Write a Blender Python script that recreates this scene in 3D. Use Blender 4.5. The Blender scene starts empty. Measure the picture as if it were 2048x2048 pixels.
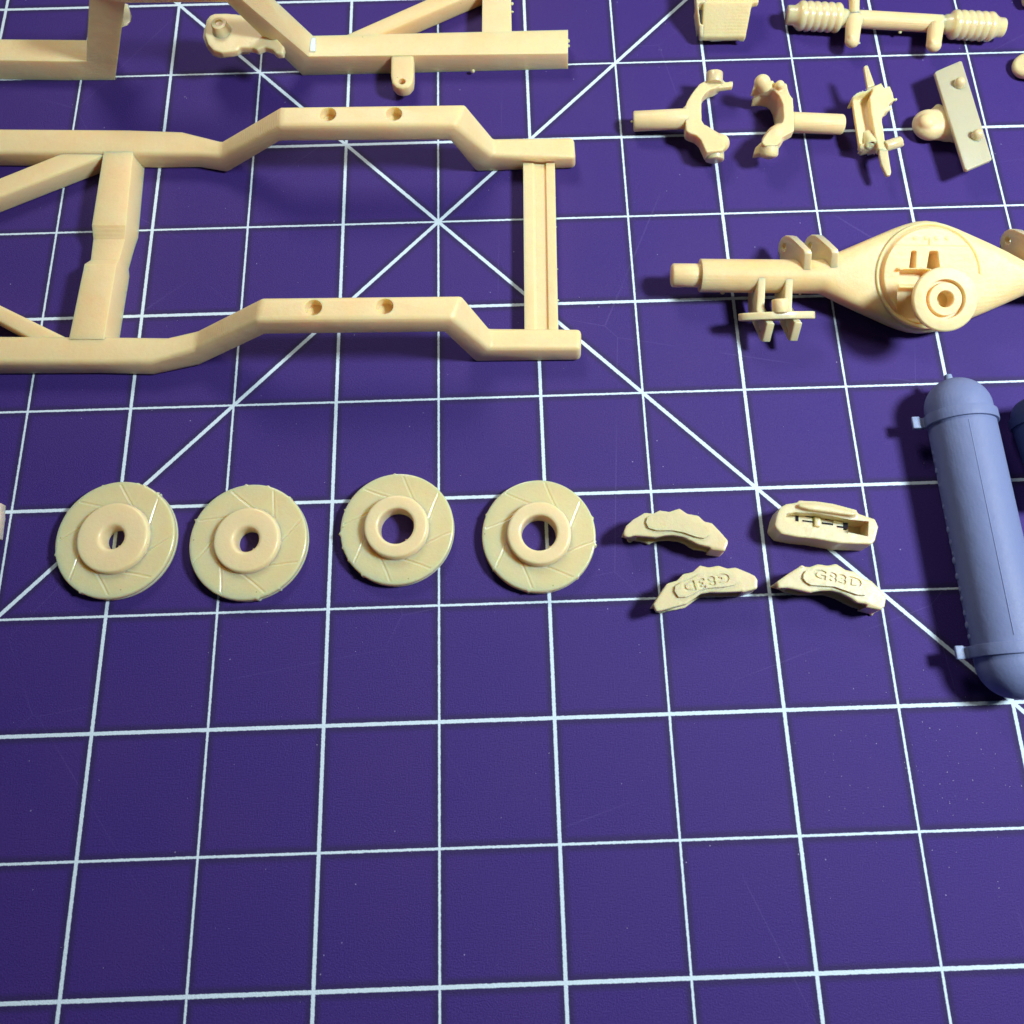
import bpy, bmesh, math, random
import numpy as np
from mathutils import Vector, Matrix, Quaternion

# ------------------------------------------------------------------ camera, light, exposure
S = 0.0127                       # one square of the mat (half an inch) in metres
sc = bpy.context.scene
CAM_R = np.array([[0.9994684058, 0.0308480294, -0.0105501121],
                  [-0.0325865130, 0.9351858402, -0.3526550204],
                  [-0.0010123970, 0.3528113424, 0.9356939306]])
CAM_P = np.array([0.7137, -5.36048, 8.67253])     # in mat squares
FPX, CX, CY = 1900.0, 1043.687, 810.682

cam = bpy.data.cameras.new("Camera")
camo = bpy.data.objects.new("Camera", cam)
sc.collection.objects.link(camo)
m4 = Matrix([list(CAM_R[i]) + [CAM_P[i] * S] for i in range(3)] + [[0, 0, 0, 1]])
camo.matrix_world = m4
cam.sensor_fit = 'HORIZONTAL'; cam.sensor_width = 36.0
cam.lens = FPX / 2048 * 36.0
cam.shift_x = (1024 - CX) / 2048
cam.shift_y = (CY - 1024) / 2048
cam.dof.use_dof = True; cam.dof.focus_distance = 9.5 * S; cam.dof.aperture_fstop = 80.0
cam.clip_start = 0.005; cam.clip_end = 10.0
sc.camera = camo
sc.render.resolution_x = 1024; sc.render.resolution_y = 1024
sc.render.engine = 'CYCLES'
sc.view_settings.view_transform = 'Standard'; sc.view_settings.look = 'None'
sc.view_settings.exposure = 0.0; sc.view_settings.gamma = 1.0

world = bpy.data.worlds.new("World"); sc.world = world; world.use_nodes = True
bg = world.node_tree.nodes["Background"]
bg.inputs[0].default_value = (0.62, 0.74, 1.0, 1); bg.inputs[1].default_value = 0.032


def lamp(name, pos, target, size, power, color, size_y=None):
    l = bpy.data.lights.new(name, 'AREA')
    l.shape = 'RECTANGLE' if size_y else 'DISK'
    l.size = size * S
    if size_y: l.size_y = size_y * S
    l.energy = power; l.color = color
    o = bpy.data.objects.new(name, l); sc.collection.objects.link(o)
    p = Vector(pos) * S; t = Vector(target) * S
    o.location = p
    o.rotation_euler = (t - p).to_track_quat('-Z', 'Y').to_euler()
    return o


lamp("desk_lamp", (12.0, -2.5, 14.2), (2.2, -1.4, 0), 3.1, 0.69, (0.86, 0.94, 1.0))
lamp("back_left_lamp", (-2.0, 9.0, 12.0), (-.8, 1.2, 0), 5.0, 0.17, (1.0, 0.93, 0.87))  # second lamp, soft and warm, from the back left

COL = sc.collection
random.seed(7)


# ------------------------------------------------------------------ helpers
def at(u, v, z=0.0):
    """photo measurement (u, v) on a 2048 grid, on the horizontal plane at height z"""
    d = CAM_R @ np.array([(u - CX) / FPX, -(v - CY) / FPX, -1.0])
    t = (z - CAM_P[2]) / d[2]
    return Vector(CAM_P + t * d)


def zoom(x0, y0, w, ww=1932.0):
    k = w / ww
    return lambda x, y, z=0.0: at(x0 + x * k, y0 + y * k, z)


def tag(o, label=None, cat=None, group=None, kind=None):
    if label: o['label'] = label
    if cat: o['category'] = cat
    if group: o['group'] = group
    if kind: o['kind'] = kind
    return o


def thing(name, label, cat, base, group=None):
    o = bpy.data.objects.new(name, None); COL.objects.link(o)
    o.location = Vector(base) * S; o.empty_display_size = 0.002
    o['_b'] = list(base)
    return tag(o, label, cat, group)


def prism(bm, pts, z0, z1, taper=0.0):
    """polygon of 2-D points standing between z0 and z1"""
    n = len(pts)
    cx = sum(p[0] for p in pts) / n; cy = sum(p[1] for p in pts) / n
    lo = [bm.verts.new((p[0], p[1], z0)) for p in pts]
    hi = [bm.verts.new((p[0] + (cx - p[0]) * taper, p[1] + (cy - p[1]) * taper, z1)) for p in pts]
    f = [bm.faces.new(lo[::-1]), bm.faces.new(hi)]
    for i in range(n):
        f.append(bm.faces.new((lo[i], lo[(i + 1) % n], hi[(i + 1) % n], hi[i])))
    return f


def sweep(bm, pts, vec):
    """polygon of 3-D points pushed along a vector"""
    a = [bm.verts.new(p) for p in pts]; b = [bm.verts.new(Vector(p) + Vector(vec)) for p in pts]
    n = len(pts)
    bm.faces.new(a[::-1]); bm.faces.new(b)
    for i in range(n):
        bm.faces.new((a[i], a[(i + 1) % n], b[(i + 1) % n], b[i]))


def loft(bm, rings):
    """rings of equal count of 3-D points, capped at both ends"""
    R = [[bm.verts.new(p) for p in r] for r in rings]
    n = len(R[0])
    bm.faces.new(R[0][::-1]); bm.faces.new(R[-1])
    for a, b in zip(R[:-1], R[1:]):
        for i in range(n):
            bm.faces.new((a[i], a[(i + 1) % n], b[(i + 1) % n], b[i]))


def frame_of(axis):
    a = Vector(axis).normalized()
    t = Vector((0, 0, 1)) if abs(a.z) < 0.9 else Vector((1, 0, 0))
    x = a.cross(t).normalized(); y = a.cross(x).normalized()
    return a, x, y


def turned(bm, p0, axis, prof, seg=32, sq=(1, 1)):
    """lathe: prof is a list of (distance along axis, radius)"""
    a, x, y = frame_of(axis); p0 = Vector(p0)
    rings = []
    for t, r in prof:
        r = max(r, 1e-4)
        rings.append([p0 + a * t + (x * math.cos(q) * sq[0] + y * math.sin(q) * sq[1]) * r
                      for q in [2 * math.pi * i / seg for i in range(seg)]])
    loft(bm, rings)


def rod(bm, p0, p1, r0, r1=None, seg=32, ch=0.0):
    p0 = Vector(p0); p1 = Vector(p1); L = (p1 - p0).length
    r1 = r0 if r1 is None else r1
    if ch:
        turned(bm, p0, p1 - p0, [(0, r0 - ch), (ch * .35, r0 - ch * .35), (ch, r0), (L - ch, r1), (L - ch * .35, r1 - ch * .35), (L, r1 - ch)], seg)
    else:
        turned(bm, p0, p1 - p0, [(0, r0), (L, r1)], seg)


def ball(bm, c, r, sc3=(1, 1, 1), seg=20):
    c = Vector(c)
    prof = []
    rings = []
    for j in range(1, 12):
        ph = math.pi * j / 12
        rings.append([c + Vector((r * sc3[0] * math.sin(ph) * math.cos(q), r * sc3[1] * math.sin(ph) * math.sin(q), -r * sc3[2] * math.cos(ph)))
                      for q in [2 * math.pi * i / seg for i in range(seg)]])
    loft(bm, rings)


def block(bm, c, size, rot=0.0, tilt=None):
    m = Matrix.Translation(Vector(c)) @ Matrix.Rotation(rot, 4, 'Z')
    if tilt is not None: m = m @ tilt
    sx, sy, sz = [s / 2 for s in size]
    r0 = [m @ Vector(p) for p in ((-sx, -sy, -sz), (sx, -sy, -sz), (sx, sy, -sz), (-sx, sy, -sz))]
    r1 = [m @ Vector(p) for p in ((-sx, -sy, sz), (sx, -sy, sz), (sx, sy, sz), (-sx, sy, sz))]
    loft(bm, [r0, r1])


def chain(bm, pts, rad, seg=20, sq=None):
    """rounded bar through points: balls joined by tapered rods"""
    for i in range(len(pts) - 1):
        rod(bm, pts[i], pts[i + 1], rad[i], rad[i + 1], seg)
    for p, r in zip(pts, rad): ball(bm, p, r, seg=seg)


def grains(bm, pts, r=(0.012, 0.024)):
    """little stumps where print supports were cut off"""
    for p in pts:
        k = random.uniform(*r)
        ball(bm, Vector(p), k, (random.uniform(.7, 1.5), random.uniform(.7, 1.3), random.uniform(.7, 1.2)), seg=10)


def obj(name, bm, mat, parent=None, voxel=0, smooth=0, bevel=0, cut=None, cutvox=False, angle=35, base=None, label=None):
    bmesh.ops.recalc_face_normals(bm, faces=bm.faces)
    me = bpy.data.meshes.new(name); bm.to_mesh(me); bm.free()
    o = bpy.data.objects.new(name, me); COL.objects.link(o)
    co = None
    if voxel:
        m = o.modifiers.new("r", 'REMESH'); m.mode = 'VOXEL'; m.voxel_size = voxel; m.adaptivity = 0
    if bevel:
        m = o.modifiers.new("b", 'BEVEL'); m.width = bevel; m.segments = 3; m.limit_method = 'ANGLE'; m.angle_limit = math.radians(28)
    if cut:
        bmesh.ops.recalc_face_normals(cut, faces=cut.faces)
        cm = bpy.data.meshes.new("c"); cut.to_mesh(cm); cut.free()
        co = bpy.data.objects.new("c", cm); COL.objects.link(co)
        m = o.modifiers.new("d", 'BOOLEAN'); m.operation = 'DIFFERENCE'; m.solver = 'EXACT'; m.object = co
        try: m.use_self = True
        except Exception: pass
    if smooth:
        m = o.modifiers.new("s", 'SMOOTH'); m.factor = 0.5; m.iterations = smooth
    if o.modifiers:
        dg = bpy.context.evaluated_depsgraph_get()
        nm = bpy.data.meshes.new_from_object(o.evaluated_get(dg))
        o.modifiers.clear(); o.data = nm; bpy.data.meshes.remove(me); nm.name = name; me = nm
    if co:
        cm = co.data; bpy.data.objects.remove(co); bpy.data.meshes.remove(cm)
    b = Vector(parent['_b']) if (parent is not None and '_b' in parent) else Vector(base or (0, 0, 0))
    if parent is not None and '_b' not in parent:
        b = Vector(parent['_bb'])
    me.transform(Matrix.Scale(S, 4) @ Matrix.Translation(-b))
    me.materials.clear(); me.materials.append(mat)
    if voxel:
        for p in me.polygons: p.use_smooth = True
    else:
        me.shade_smooth() if hasattr(me, 'shade_smooth') else None
        for p in me.polygons: p.use_smooth = True
        bm2 = bmesh.new(); bm2.from_mesh(me)
        for e in bm2.edges:
            e.smooth = not (len(e.link_faces) == 2 and e.calc_face_angle(0) > math.radians(angle))
        bm2.to_mesh(me); bm2.free()
    if parent is None: o.location = b * S
    else: o.parent = parent
    o['_bb'] = list(b)
    if label: o['label'] = label
    return o


def raw(name, verts, faces, mat, parent):
    b = Vector(parent['_b'])
    me = bpy.data.meshes.new(name)
    me.from_pydata([tuple((Vector(v) - b) * S) for v in verts], [], faces); me.update()
    for p in me.polygons: p.use_smooth = True
    me.materials.append(mat)
    o = bpy.data.objects.new(name, me); COL.objects.link(o); o.parent = parent
    return o


# ------------------------------------------------------------------ materials
def mk(name):
    m = bpy.data.materials.new(name); m.use_nodes = True
    nt = m.node_tree; return m, nt, nt.nodes["Principled BSDF"]


def nd(nt, t, **kw):
    n = nt.nodes.new(t)
    for k, v in kw.items():
        if k == 'op': n.operation = v
        else: setattr(n, k, v)
    return n


def mth(nt, op, a, b=None, c=None, clamp=False):
    n = nt.nodes.new('ShaderNodeMath'); n.operation = op; n.use_clamp = clamp
    for i, x in enumerate((a, b, c)):
        if x is None: continue
        if isinstance(x, (int, float)): n.inputs[i].default_value = x
        else: nt.links.new(x, n.inputs[i])
    return n.outputs[0]


def mixc(nt, f, a, b):
    n = nt.nodes.new('ShaderNodeMix'); n.data_type = 'RGBA'
    for i, x in ((0, f), (6, a), (7, b)):
        if isinstance(x, (int, float)): n.inputs[i].default_value = x
        elif isinstance(x, tuple): n.inputs[i].default_value = x
        else: nt.links.new(x, n.inputs[i])
    return n.outputs[2]


def noise(nt, vec, scale, detail=3, rough=.5):
    n = nt.nodes.new('ShaderNodeTexNoise'); n.inputs['Scale'].default_value = scale
    n.inputs['Detail'].default_value = detail; n.inputs['Roughness'].default_value = rough
    nt.links.new(vec, n.inputs['Vector']); return n.outputs[0]


def coords(nt):
    tc = nt.nodes.new('ShaderNodeTexCoord'); mp = nt.nodes.new('ShaderNodeMapping')
    mp.inputs['Scale'].default_value = (1 / S,) * 3
    nt.links.new(tc.outputs['Object'], mp.inputs['Vector']); return mp.outputs[0]


def ramp(nt, x, a, b):
    n = nt.nodes.new('ShaderNodeMapRange'); n.inputs[1].default_value = a; n.inputs[2].default_value = b
    nt.links.new(x, n.inputs[0]); return n.outputs[0]


def resin(name, col, col2, rough=.45, sss=.85, rad=.12, spec=.35, layer=.25, mottle=1.0, trans=0.0):
    m, nt, p = mk(name); v = coords(nt)
    n1 = noise(nt, v, 2.2, 4, .6); n2 = noise(nt, v, 40, 3, .6); n3 = noise(nt, v, 130, 2)
    c = mixc(nt, mth(nt, 'MULTIPLY', ramp(nt, n1, .35, .68), .8 * mottle), col, col2)
    dk = tuple(x * .86 for x in col2[:3]) + (1,)
    c = mixc(nt, mth(nt, 'MULTIPLY', ramp(nt, n2, .5, .75), .22 * mottle), c, dk)
    # a few dirt specks
    vo = nt.nodes.new('ShaderNodeTexVoronoi'); vo.inputs['Scale'].default_value = 3.3; nt.links.new(v, vo.inputs['Vector'])
    sp = mth(nt, 'LESS_THAN', vo.outputs['Distance'], .022)
    c = mixc(nt, mth(nt, 'MULTIPLY', sp, .55), c, (col[0] * .35, col[1] * .28, col[2] * .2, 1))
    nt.links.new(c, p.inputs['Base Color'])
    p.inputs['Roughness'].default_value = rough
    nt.links.new(mth(nt, 'ADD', mth(nt, 'MULTIPLY', n2, .22), rough - .11), p.inputs['Roughness'])
    p.inputs['Specular IOR Level'].default_value = spec
    p.inputs['Subsurface Weight'].default_value = sss
    p.inputs['Subsurface Radius'].default_value = (1.0, .50, .18)
    p.inputs['Subsurface Scale'].default_value = rad * S
    if trans: p.inputs['Transmission Weight'].default_value = trans
    # print layers: thin steps along the height, only seen where a face is not level
    sx = nt.nodes.new('ShaderNodeSeparateXYZ'); nt.links.new(v, sx.inputs[0])
    w = mth(nt, 'SINE', mth(nt, 'MULTIPLY', sx.outputs[2], 2 * math.pi / .021))
    patch = ramp(nt, noise(nt, v, 1.3, 1), .42, .62)
    h = mth(nt, 'MULTIPLY', mth(nt, 'MULTIPLY', w, patch), layer * .0026)
    h = mth(nt, 'ADD', h, mth(nt, 'MULTIPLY', n2, .0030))
    h = mth(nt, 'ADD', h, mth(nt, 'MULTIPLY', n3, .0016))
    pv = nt.nodes.new('ShaderNodeTexVoronoi'); pv.inputs['Scale'].default_value = 9; nt.links.new(v, pv.inputs['Vector'])
    pit = mth(nt, 'MULTIPLY', mth(nt, 'LESS_THAN', pv.outputs['Distance'], .09), -.006)
    h = mth(nt, 'ADD', h, mth(nt, 'MULTIPLY', pit, ramp(nt, n1, .45, .6)))
    h = mth(nt, 'ADD', h, mth(nt, 'MULTIPLY', noise(nt, v, 7, 3), .012))
    b = nt.nodes.new('ShaderNodeBump'); b.inputs['Strength'].default_value = .5; b.inputs['Distance'].default_value = S
    nt.links.new(h, b.inputs['Height']); nt.links.new(b.outputs[0], p.inputs['Normal'])
    return m


M_BEIGE = resin("beige_resin", (.85, .70, .385, 1), (.88, .63, .31, 1), layer=.5)
M_WARM = resin("warm_beige_resin", (.83, .65, .34, 1), (.85, .585, .26, 1), sss=.9, rad=.16)
M_THIN = resin("thin_beige_resin", (.71, .63, .37, 1), (.74, .60, .33, 1), rough=.36, sss=.9, rad=.08, spec=.4)
M_PLATE = resin("translucent_plate_resin", (.54, .51, .35, 1), (.57, .52, .34, 1), rough=.4, sss=.8, rad=.14, spec=.4)
M_DISC = resin("glossy_beige_resin", (.76, .67, .39, 1), (.79, .64, .34, 1), rough=.22, sss=1.0, rad=.24, spec=.5, layer=.1)
M_HUB = resin("hub_beige_resin", (.81, .69, .40, 1), (.84, .65, .35, 1), rough=.38, sss=.8, rad=.12, layer=.1)
M_BLUE = resin("blue_grey_resin", (.17, .213, .385, 1), (.185, .222, .375, 1), rough=.55, sss=.12, rad=.03, spec=.3, layer=.10, mottle=.5)
M_PALEBLUE = resin("pale_blue_resin", (.27, .34, .50, 1), (.24, .31, .48, 1), rough=.5, sss=.4, rad=.05, mottle=.5)
M_BLUE_SHADED = resin("shaded_blue_grey_resin", (.03, .045, .12, 1), (.035, .05, .12, 1), rough=.5, sss=.05, rad=.03, mottle=.4)  # blue grey resin with the tank's shadow put into its colour
M_WHITE = resin("white_scar", (.85, .84, .78, 1), (.85, .84, .78, 1), mottle=.1)
M_SEED = resin("grey_pink_resin", (.60, .52, .42, 1), (.60, .48, .40, 1))
M_DUST, nt, p = mk("pale_dust"); p.inputs['Base Color'].default_value = (.62, .62, .74, 1); p.inputs['Roughness'].default_value = .8


for m_, cw in ((M_DISC, .55), (M_THIN, .35), (M_HUB, .25), (M_PLATE, .3)):
    q_ = m_.node_tree.nodes['Principled BSDF']; q_.inputs['Coat Weight'].default_value = cw; q_.inputs['Coat Roughness'].default_value = .16


def mat_surface():
    m, nt, p = mk("purple_mat_surface"); v = coords(nt)
    sx = nt.nodes.new('ShaderNodeSeparateXYZ')
    # wobble of the print edge
    wn = nt.nodes.new('ShaderNodeTexNoise'); wn.inputs['Scale'].default_value = 48; wn.inputs['Detail'].default_value = 3
    nt.links.new(v, wn.inputs['Vector'])
    wob = nt.nodes.new('ShaderNodeVectorMath'); wob.operation = 'MULTIPLY_ADD'
    wsub = nt.nodes.new('ShaderNodeVectorMath'); wsub.operation = 'SUBTRACT'; wsub.inputs[1].default_value = (.5, .5, .5)
    nt.links.new(wn.outputs['Color'], wsub.inputs[0])
    nt.links.new(wsub.outputs[0], wob.inputs[0]); wob.inputs[1].default_value = (.010,) * 3; nt.links.new(v, wob.inputs[2])
    nt.links.new(wob.outputs[0], sx.inputs[0])
    X, Y = sx.outputs[0], sx.outputs[1]

    def dist(c):
        d = mth(nt, 'PINGPONG', c, .5)             # 0 on every line
        par = mth(nt, 'PINGPONG', c, 1.0)          # 0 even, 1 odd lines
        hw = mth(nt, 'ADD', mth(nt, 'MULTIPLY', mth(nt, 'GREATER_THAN', par, .5), .0055), .0098)
        return mth(nt, 'SUBTRACT', d, hw)
    dx, dy = dist(X), dist(Y)
    d1 = mth(nt, 'SUBTRACT', mth(nt, 'MULTIPLY', mth(nt, 'ABSOLUTE', mth(nt, 'SUBTRACT', X, Y)), .7071), .0175)
    d2 = mth(nt, 'SUBTRACT', mth(nt, 'MULTIPLY', mth(nt, 'ABSOLUTE', mth(nt, 'ADD', X, Y)), .7071), .0175)
    d = mth(nt, 'MINIMUM', mth(nt, 'MINIMUM', dx, dy), mth(nt, 'MINIMUM', d1, d2))
    ink = nt.nodes.new('ShaderNodeMapRange'); ink.inputs[1].default_value = .0025; ink.inputs[2].default_value = -.0025
    nt.links.new(d, ink.inputs[0]); ink = ink.outputs[0]
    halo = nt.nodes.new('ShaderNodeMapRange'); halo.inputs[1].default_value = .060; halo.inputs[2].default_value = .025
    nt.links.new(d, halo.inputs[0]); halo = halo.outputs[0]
    g1 = noise(nt, v, 70, 4, .7); g2 = noise(nt, v, 1.1, 3, .5); g3 = noise(nt, v, 240, 2, .6)
    base = mixc(nt, ramp(nt, g2, .3, .7), (.043, .0200, .176, 1), (.049, .0225, .170, 1))
    base = mixc(nt, mth(nt, 'MULTIPLY', ramp(nt, g1, .42, .68), .50), base, (.074, .045, .235, 1))
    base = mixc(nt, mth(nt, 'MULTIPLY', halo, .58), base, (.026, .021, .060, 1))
    # dust and scuffs
    vo = nt.nodes.new('ShaderNodeTexVoronoi'); vo.inputs['Scale'].default_value = 5.5; nt.links.new(v, vo.inputs['Vector'])
    wn2 = nt.nodes.new('ShaderNodeTexWhiteNoise'); nt.links.new(vo.outputs['Position'], wn2.inputs['Vector'])
    dust = mth(nt, 'MULTIPLY', mth(nt, 'LESS_THAN', vo.outputs['Distance'], .032), mth(nt, 'GREATER_THAN', wn2.outputs[0], .5))
    base = mixc(nt, mth(nt, 'MULTIPLY', dust, .5), base, (.5, .46, .72, 1))
    wear = ramp(nt, g1, .66, .74)
    wear = mth(nt, 'MULTIPLY', wear, ramp(nt, noise(nt, v, .45, 2), .4, .62))
    cutn = nt.nodes.new('ShaderNodeTexVoronoi'); cutn.feature = 'DISTANCE_TO_EDGE'; cutn.inputs['Scale'].default_value = .33
    nt.links.new(wob.outputs[0], cutn.inputs['Vector'])
    cutl = mth(nt, 'LESS_THAN', cutn.outputs['Distance'], .0013)
    cutl = mth(nt, 'MULTIPLY', cutl, ramp(nt, noise(nt, v, .8, 2), .48, .6))
    base = mixc(nt, mth(nt, 'MULTIPLY', cutl, .14), base, (.20, .15, .42, 1))
    c = mixc(nt, mth(nt, 'MULTIPLY', ink, mth(nt, 'SUBTRACT', 1.0, mth(nt, 'MULTIPLY', wear, .65))), base, (.70, .85, .93, 1))
    nt.links.new(c, p.inputs['Base Color'])
    nt.links.new(mth(nt, 'ADD', mth(nt, 'MULTIPLY', g1, .2), .42), p.inputs['Roughness'])
    p.inputs['Specular IOR Level'].default_value = .22
    h = mth(nt, 'ADD', mth(nt, 'MULTIPLY', g1, .014), mth(nt, 'MULTIPLY', g3, .004))
    h = mth(nt, 'ADD', h, mth(nt, 'MULTIPLY', ink, .002))
    b = nt.nodes.new('ShaderNodeBump'); b.inputs['Strength'].default_value = .55; b.inputs['Distance'].default_value = S
    nt.links.new(h, b.inputs['Height']); nt.links.new(b.outputs[0], p.inputs['Normal'])
    return m


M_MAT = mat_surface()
M_DESK, nt, p = mk("dark_desk"); v = coords(nt)
nt.links.new(mixc(nt, noise(nt, v, 1.5, 4), (.05, .035, .025, 1), (.09, .06, .04, 1)), p.inputs['Base Color'])

# ------------------------------------------------------------------ the setting
bm = bmesh.new(); prism(bm, [(-60, -50), (60, -50), (60, 50), (-60, 50)], -2.2, -.25)
tag(obj("table_top", bm, M_DESK), kind='structure')
bm = bmesh.new(); prism(bm, [(-21, -15), (21, -15), (21, 19), (-21, 19)], -.245, 0)
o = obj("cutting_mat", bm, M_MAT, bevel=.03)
tag(o, "purple cutting mat printed with a white square grid and crossing diagonals", "mat")

# ------------------------------------------------------------------ chassis frames
A = zoom(0, 200, 700); B = zoom(600, 180, 600); C = zoom(400, 180, 780); K9 = zoom(340, 560, 280)
D = zoom(380, 0, 320); E_ = zoom(700, 0, 480); F = zoom(0, 0, 400)


def rail(stations):
    """stations: front-bottom, front-top, back-top points"""
    bm = bmesh.new(); rings = []
    for fb, ft, bt in stations:
        bb = Vector((bt.x + (fb.x - ft.x), bt.y, fb.z))
        rings.append([fb, bb, bt, ft])
    loft(bm, rings); return bm


def frame_label(i): return ["", ""][i]


LO, LT, HI, HT = 0.0, .26, .62, .88
f1 = thing("chassis_frame", "largest beige ladder chassis frame, two humped side rails with paired holes, left of the axle", "chassis frame", (-1.5, -.5, 0))
near = [(A(-330, 1522, LO), A(-330, 1450, LT), A(-330, 1296, LT)),
        (A(560, 1517, LO), A(560, 1452, LT), A(560, 1302, LT)),
        (A(850, 1525, LO), A(835, 1448, LT), A(930, 1306, LT)),
        (A(1100, 1472, LO + .02), A(1075, 1378, LT + .04), A(1090, 1268, LT + .04)),
        (K9(1310, 768, HI), K9(1195, 565, HT), K9(1270, 232, HT)),
        (B(925, 1568, HI), B(985, 1478, HT), B(1045, 1318, HT)),
        (B(1125, 1754, LO), B(1220, 1672, LT), B(1222, 1529, LT)),
        (B(1808, 1747, LO), B(1810, 1668, LT), B(1812, 1535, LT))]
cut = bmesh.new()
for x, y in ((85, 1400), (545, 1392)):
    c = B(x, y, HT); rod(cut, c - Vector((0, 0, .11)), c + Vector((0, 0, .1)), .078, .082)
obj("side_rail", rail(near), M_BEIGE, f1, bevel=.045, cut=cut)
far = [(A(-330, 366, LO), A(-330, 290, LT), A(-330, 150, LT)),
       (A(880, 383, LO), A(760, 300, LT), A(700, 158, LT)),
       (A(1110, 380, LO), A(1090, 302, LT), A(1000, 168, LT)),
       (C(138, 414, LO + .02), C(100, 330, LT + .02), C(105, 250, LT + .04)),
       (C(395, 263, HI), C(395, 180, HT), C(402, 76, HT)),
       (B(962, 334, HI), C(1265, 178, HT), C(1315, 64, HT)),
       (B(1132, 532, LO), C(1450, 326, LT), C(1455, 236, LT)),
       (B(1775, 508, LO), B(1775, 438, LT), B(1765, 300, LT))]
cut = bmesh.new()
for x, y in ((180, 156), (605, 153)):
    c = B(x, y, HT); rod(cut, c - Vector((0, 0, .11)), c + Vector((0, 0, .1)), .080, .084)
obj("side_rail", rail(far), M_BEIGE, f1, bevel=.045, cut=cut)
# crossmember with a groove, right end
bm = bmesh.new(); zt = .17
a0, a1, b0, b1 = B(1437, 470, zt), B(1640, 470, zt), B(1446, 1560, zt), B(1662, 1560, zt)
prof = []
for a, b in ((a0, a1), (b0, b1)):
    d = b - a
    prof.append([a + Vector((0, 0, -.14)), b + Vector((.01, 0, -.14)), b, a + d * .73, a + d * .71 + Vector((0, 0, -.028)), a + d * .38 + Vector((0, 0, -.020)), a + d * .30])
    prof[-1] = prof[-1] + [a]
loft(bm, prof)
grains(bm, [Vector((a1.x + (b1.x - a1.x) * t, a1.y + (b1.y - a1.y) * t, .12)) for t in (.2, .38, .5, .63, .81)], (.010, .016))
obj("crossmember", bm, M_BEIGE, f1, bevel=.012)
# notched crossmember, left
bm = bmesh.new(); rings = []
for l, r, z in (((572, 285), (733, 285), .26), ((507, 690), (694, 690), .26), ((515, 768), (688, 768), .19), ((500, 884), (655, 884), .19),
                ((466, 906), (641, 906), .27), ((380, 1320), (572, 1320), .27)):
    p0, p1 = A(l[0], l[1], z), A(r[0], r[1], z)
    q0 = p0.copy(); q0.z = 0; q1 = p1.copy(); q1.z = 0; q1.x += .03
    rings.append([q0, q1, p1, p0])
loft(bm, rings)
grains(bm, [A(768, 430, .05), A(722, 765, .05), A(690, 950, .05), A(672, 1070, .05)], (.012, .02))
obj("crossmember", bm, M_BEIGE, f1, bevel=.03)
# diagonal braces
def brace(b0, b1, f0, f1_, zt, zb):
    bm = bmesh.new(); rings = []
    for b, f in ((b0, f0), (b1, f1_)):
        rings.append([Vector((f.x, f.y, zb)), Vector((b.x, b.y, zb)), Vector((b.x, b.y, zt)), Vector((f.x, f.y, zt))])
    loft(bm, rings); return bm
obj("brace", brace(A(-400, 585, .24), A(420, 258, .24), A(-400, 690, .24), A(600, 300, .24), .24, .0), M_BEIGE, f1, bevel=.03)
obj("brace", brace(A(-400, 935, .22), A(480, 1365, .22), A(-400, 1015, .22), A(300, 1390, .22), .22, .0), M_BEIGE, f1, bevel=.03)

# second frame, upper edge of the photo
RB, RT = 1.08, 1.34
f2 = thing("chassis_frame", "beige chassis section at the top edge with a round ended bracket on its steep rail", "chassis frame", (-1.0, 2.2, 0))
rt = at(176, -14, RT)
st = [(F(-900, 758, LO), F(-900, 565, LT), F(-900, 372, LT)),
      (F(640, 776, LO), F(600, 592, LT), F(640, 386, LT)),
      (F(1112, 774, LO), F(838, 592, LT), F(842, 388, LT)),
      (F(1207, 28, RB), F(868, -40, RT), F(872, -210, RT)),
      (D(440, 22, RB), D(500, -110, RT), D(800, -210, RT)),
      (D(1360, 912, LO), D(1430, 680, LT), D(1485, 432, LT)),
      (E_(1755, 556, LO), E_(1755, 430, LT), E_(1755, 240, LT))]
bm = rail(st)
grains(bm, [E_(990, 572, .06), E_(1757, 330, .2), E_(1757, 370, .15)], (.014, .026))
obj("side_rail", bm, M_BEIGE, f2, bevel=.05)
bm = bmesh.new()
sweep(bm, [Vector(p) + Vector((0, .16, -.02)) for p in (F(1130, 130, .75), F(1202, 140, .75), F(1238, 262, .75), F(1232, 312, .75), F(1196, 352, .75), F(1120, 380, .75))], (0, .03, -.03))
obj("print_flash", bm, M_PLATE, f2, bevel=.008)
obj("brace", brace(E_(-100, 300, .25), E_(900, -140, .25), E_(180, 300, .25), E_(1250, -160, .25), .25, .0), M_WARM, f2, bevel=.04)
bm = bmesh.new()
q = [E_(1062, 290, .24), E_(1302, 290, .24), E_(1292, -250, .24), E_(1068, -250, .24)]
prism(bm, [(p.x, p.y) for p in q], .0, .24)
grains(bm, [E_(1306, 30, .2), E_(1306, 95, .2)], (.01, .02))
obj("crossmember", bm, M_BEIGE, f2, bevel=.025)
# mounting tab with a hole
bm = bmesh.new()
q = [E_(330, 440, .25), E_(512, 440, .25), E_(512, 600, .25), E_(505, 660, .25), E_(470, 700, .25), E_(420, 712, .25), E_(370, 700, .25), E_(338, 665, .25), E_(327, 600, .25)]
prism(bm, [(p.x, p.y) for p in q], .10, .25)
cut = bmesh.new(); c = E_(418, 655, .25); rod(cut, (c.x, c.y, 0), (c.x, c.y, .5), .04)
obj("mounting_tab", bm, M_BEIGE, f2, bevel=.025, cut=cut)
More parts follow.
